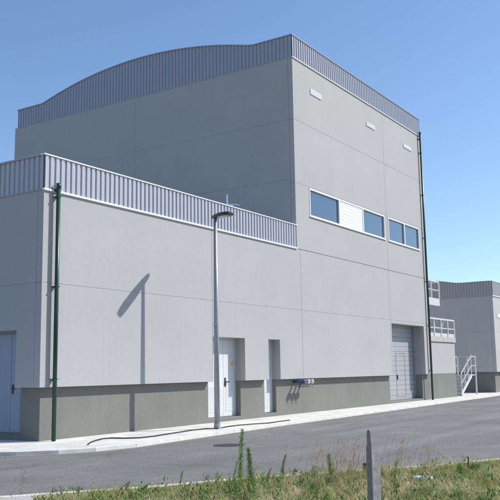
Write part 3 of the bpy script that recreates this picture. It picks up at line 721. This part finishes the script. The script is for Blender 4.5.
for _ in range(240):
    u = rr.choice([rr.gauss(345, 22), rr.gauss(410, 26), rr.uniform(230, 450), rr.gauss(330, 18), rr.uniform(0, 500)]); v = rr.uniform(474, 498)
    if u > 455 and rr.random() < .8: continue
    sp.append((u, v, rr.uniform(0.12, 0.55) if 285 < u < 440 else rr.uniform(0.1, 0.26)))
for (ub, vb, vt) in ((412, 492, 437), (398, 490, 443), (390, 492, 446), (385, 490, 441), (420, 488, 450), (429, 486, 455), (356, 488, 441), (361, 490, 442), (345, 486, 447), (331, 488, 444), (338, 492, 447), (400, 486, 452), (377, 492, 447), (424, 490, 452), (12, 500, 484), (15, 500, 483)):
    sp.append((ub, vb, (vb - vt) / 800 * 11.2))
for u, v, h in sp:
    q = plane_pt(u, v); ok, dist = inside(q)
    if not ok: continue
    stem((q.x, q.y, -0.045), h, rr.uniform(0, 0.35), rr.uniform(-1.6, 0.2), rr.uniform(0, 1), rr.uniform(0.05, 0.10) * min(1, h / 0.3))
tag(foliage_obj('seeding_grass', V, Fc, A, 'straw'), 'thin straw coloured grass stems with seed heads standing above the verge', 'dry grass', kind='stuff')

# individual upright weeds
def weed(u, vb, vt, label, dens=1.2, wdt=0.05, dark=0.0):
    q = plane_pt(u, vb); dist = (q - CP).length; h = (vb - vt) / 800.91 * dist
    e = empty('horseweed', (q.x, q.y, -0.045), label, 'weed', 'upright weeds on the verge')
    global V, Fc, A
    bend = rr.choice((-1, 1)) * rr.uniform(0.02, 0.07); r2 = random.Random(int(u))
    cx = lambda t: Vector((q.x + Rv.x * bend * t * t, q.y + Rv.y * bend * t * t, -0.045 + h * t))
    m_ = MB().tube([cx(k / 6) for k in range(7)], [0.007 - 0.004 * k / 6 for k in range(7)], 6)
    st = m_.build('stem', mat('weed_stem', (0.09, 0.14, 0.05), 0.7), e)
    V, Fc, A = [], [], []
    n = int(h * 330 * dens)
    for k in range(n):
        t = 0.08 + 0.92 * (k / n); c = cx(t); az = k * 2.4 + r2.uniform(-.4, .4)
        ln = wdt * 1.35 * (1.15 - 0.6 * t) * r2.uniform(0.7, 1.25)
        # leaf ascending
        d = Vector((math.cos(az), math.sin(az), r2.uniform(0.5, 1.3))).normalized(); s = d.cross(Vector((0, 0, 1))).normalized(); b = len(V); ww = 0.0058
        p0, p1, p2 = c, c + d * ln * 0.55, c + d * ln + Vector((0, 0, -0.006))
        V.extend([tuple(p0 - s * ww * .4), tuple(p0 + s * ww * .4), tuple(p1 - s * ww), tuple(p1 + s * ww), tuple(p2)]); rn = r2.uniform(0.3, 1.15) - dark; A.extend([rn] * 5)
        Fc.extend([(b, b + 1, b + 3, b + 2), (b + 2, b + 3, b + 4)])
    foliage_obj('leaves', V, Fc, A, 'weed', e)
weed(240, 497, 434, 'tallest feathery green weed spike, bending at the tip, left of centre on the verge', 1.3, 0.07)
weed(251.5, 500, 452, 'dark bushy weed spike just right of the tallest one', 1.8, 0.075, 0.35)
weed(267, 489, 470, 'small weed sprout between the dark spike and the slim pale one', 1.2, 0.045)
weed(282, 480, 456, 'slim pale green weed standing alone at the kerb against the asphalt', 1.5, 0.05)
weed(331.5, 488, 457, 'leafy bright green weed left of the weathered post', 1.8, 0.075)
weed(315, 486, 467, 'short green weed left of the leafy bright one', 1.3, 0.06)
weed(180, 489, 472, 'slim short weed poking over the kerb at the left of the verge', 1.0, 0.04)
weed(233, 492, 462, 'thin weed just left of the tallest spike', .7, 0.04)
weed(394, 492, 462, 'tangled weed among the seed heads right of the post', 1.0, 0.06)
weed(462, 484, 466, 'low green weed beside the thin dark stick', 2.2, 0.10)
weed(126, 494, 483, 'lowest green weed at the far left of the verge', 1.5, 0.06)

# weathered broken post
d = Fv + Rv * ((373.5 - 250) / 800.91) - Uv * ((455 - 250) / 800.91); pp = CP + d * 9.2
px, py = pp.x, pp.y
PE = empty('fence_post', (px, py, -0.045), 'weathered grey broken post with a pointed splinter standing in the verge grass', 'post')
rt = Vector((Rv.x, Rv.y, 0)).normalized(); fw = Vector((Fv.x, Fv.y, 0)).normalized()
def W(a, b_, z): v = Vector((px, py, 0)) + rt * a + fw * b_; return (v.x, v.y, z)
mb = MB()
zb = -0.15
prof = [(-0.075, 0.50), (-0.075, 0.70), (-0.066, 0.72), (-0.060, 0.88), (-0.047, 0.90), (-0.040, 0.84), (-0.034, 0.72), (-0.01, 0.675), (0.03, 0.655), (0.062, 0.63), (0.075, 0.50)]
top = [z for _, z in prof]
n = len(prof)
# front ridge face: post is rotated so two faces show; front vertices bulge towards the camera at a = -0.02
def depth(a, back): return (0.06 if back else -0.09 + (0.12 * (-0.035 - a) if a < -0.035 else 1.25 * (a + 0.035)))
for back in (0, 1):
    for a, z in prof:
        mb.v.append(W(a, depth(a, back), z - 0.0)); 
    for a, z in prof: mb.v.append(W(a * 1.05, depth(a, back), zb))
f0 = 0; f1 = n; b0 = 2 * n; b1 = 3 * n
for i in range(n - 1):
    mb.f += [(f1 + i, f1 + i + 1, f0 + i + 1, f0 + i), (b1 + i, b0 + i, b0 + i + 1, b1 + i + 1), (f0 + i, f0 + i + 1, b0 + i + 1, b0 + i)]
mb.f += [(f1, f0, b0, b1), (f1 + n - 1, b1 + n - 1, b0 + n - 1, f0 + n - 1)]
mb.build('shaft', 'post', PE)
# thin stick
q = plane_pt(469, 476); st = MB().tube([(q.x, q.y, -0.05), (q.x + 0.01, q.y, 0.24)], [0.012, 0.009], 6).build('stick', 'cable'); tag(st, 'thin dark stick upright in the grass near the kerb at right', 'stick')
# litter
q = plane_pt(423, 484); lr = random.Random(5)
mb = MB(); P = []
for k in range(9): P.append(Vector((q.x, q.y, 0.035)) + rt * (-0.15 + 0.30 * k / 8) + Vector((0, 0, lr.uniform(-.012, .012))))
mb.tube(P, [0.02, 0.032, 0.038, 0.03, 0.04, 0.036, 0.04, 0.034, 0.012], 9); o = mb.build('crushed_bottle', 'litter'); tag(o, 'crushed white plastic bottle lying in the verge grass right of the post', 'litter')
q = plane_pt(365, 471.5); mb = MB(); mb.tube([(q.x, q.y, -0.03), (q.x + 0.01, q.y + 0.01, 0.03), (q.x + 0.02, q.y, 0.09)], [0.033, 0.036, 0.03], 10); o = mb.build('drink_can', 'black'); tag(o, 'small black can standing in the grass just left of the post', 'litter')
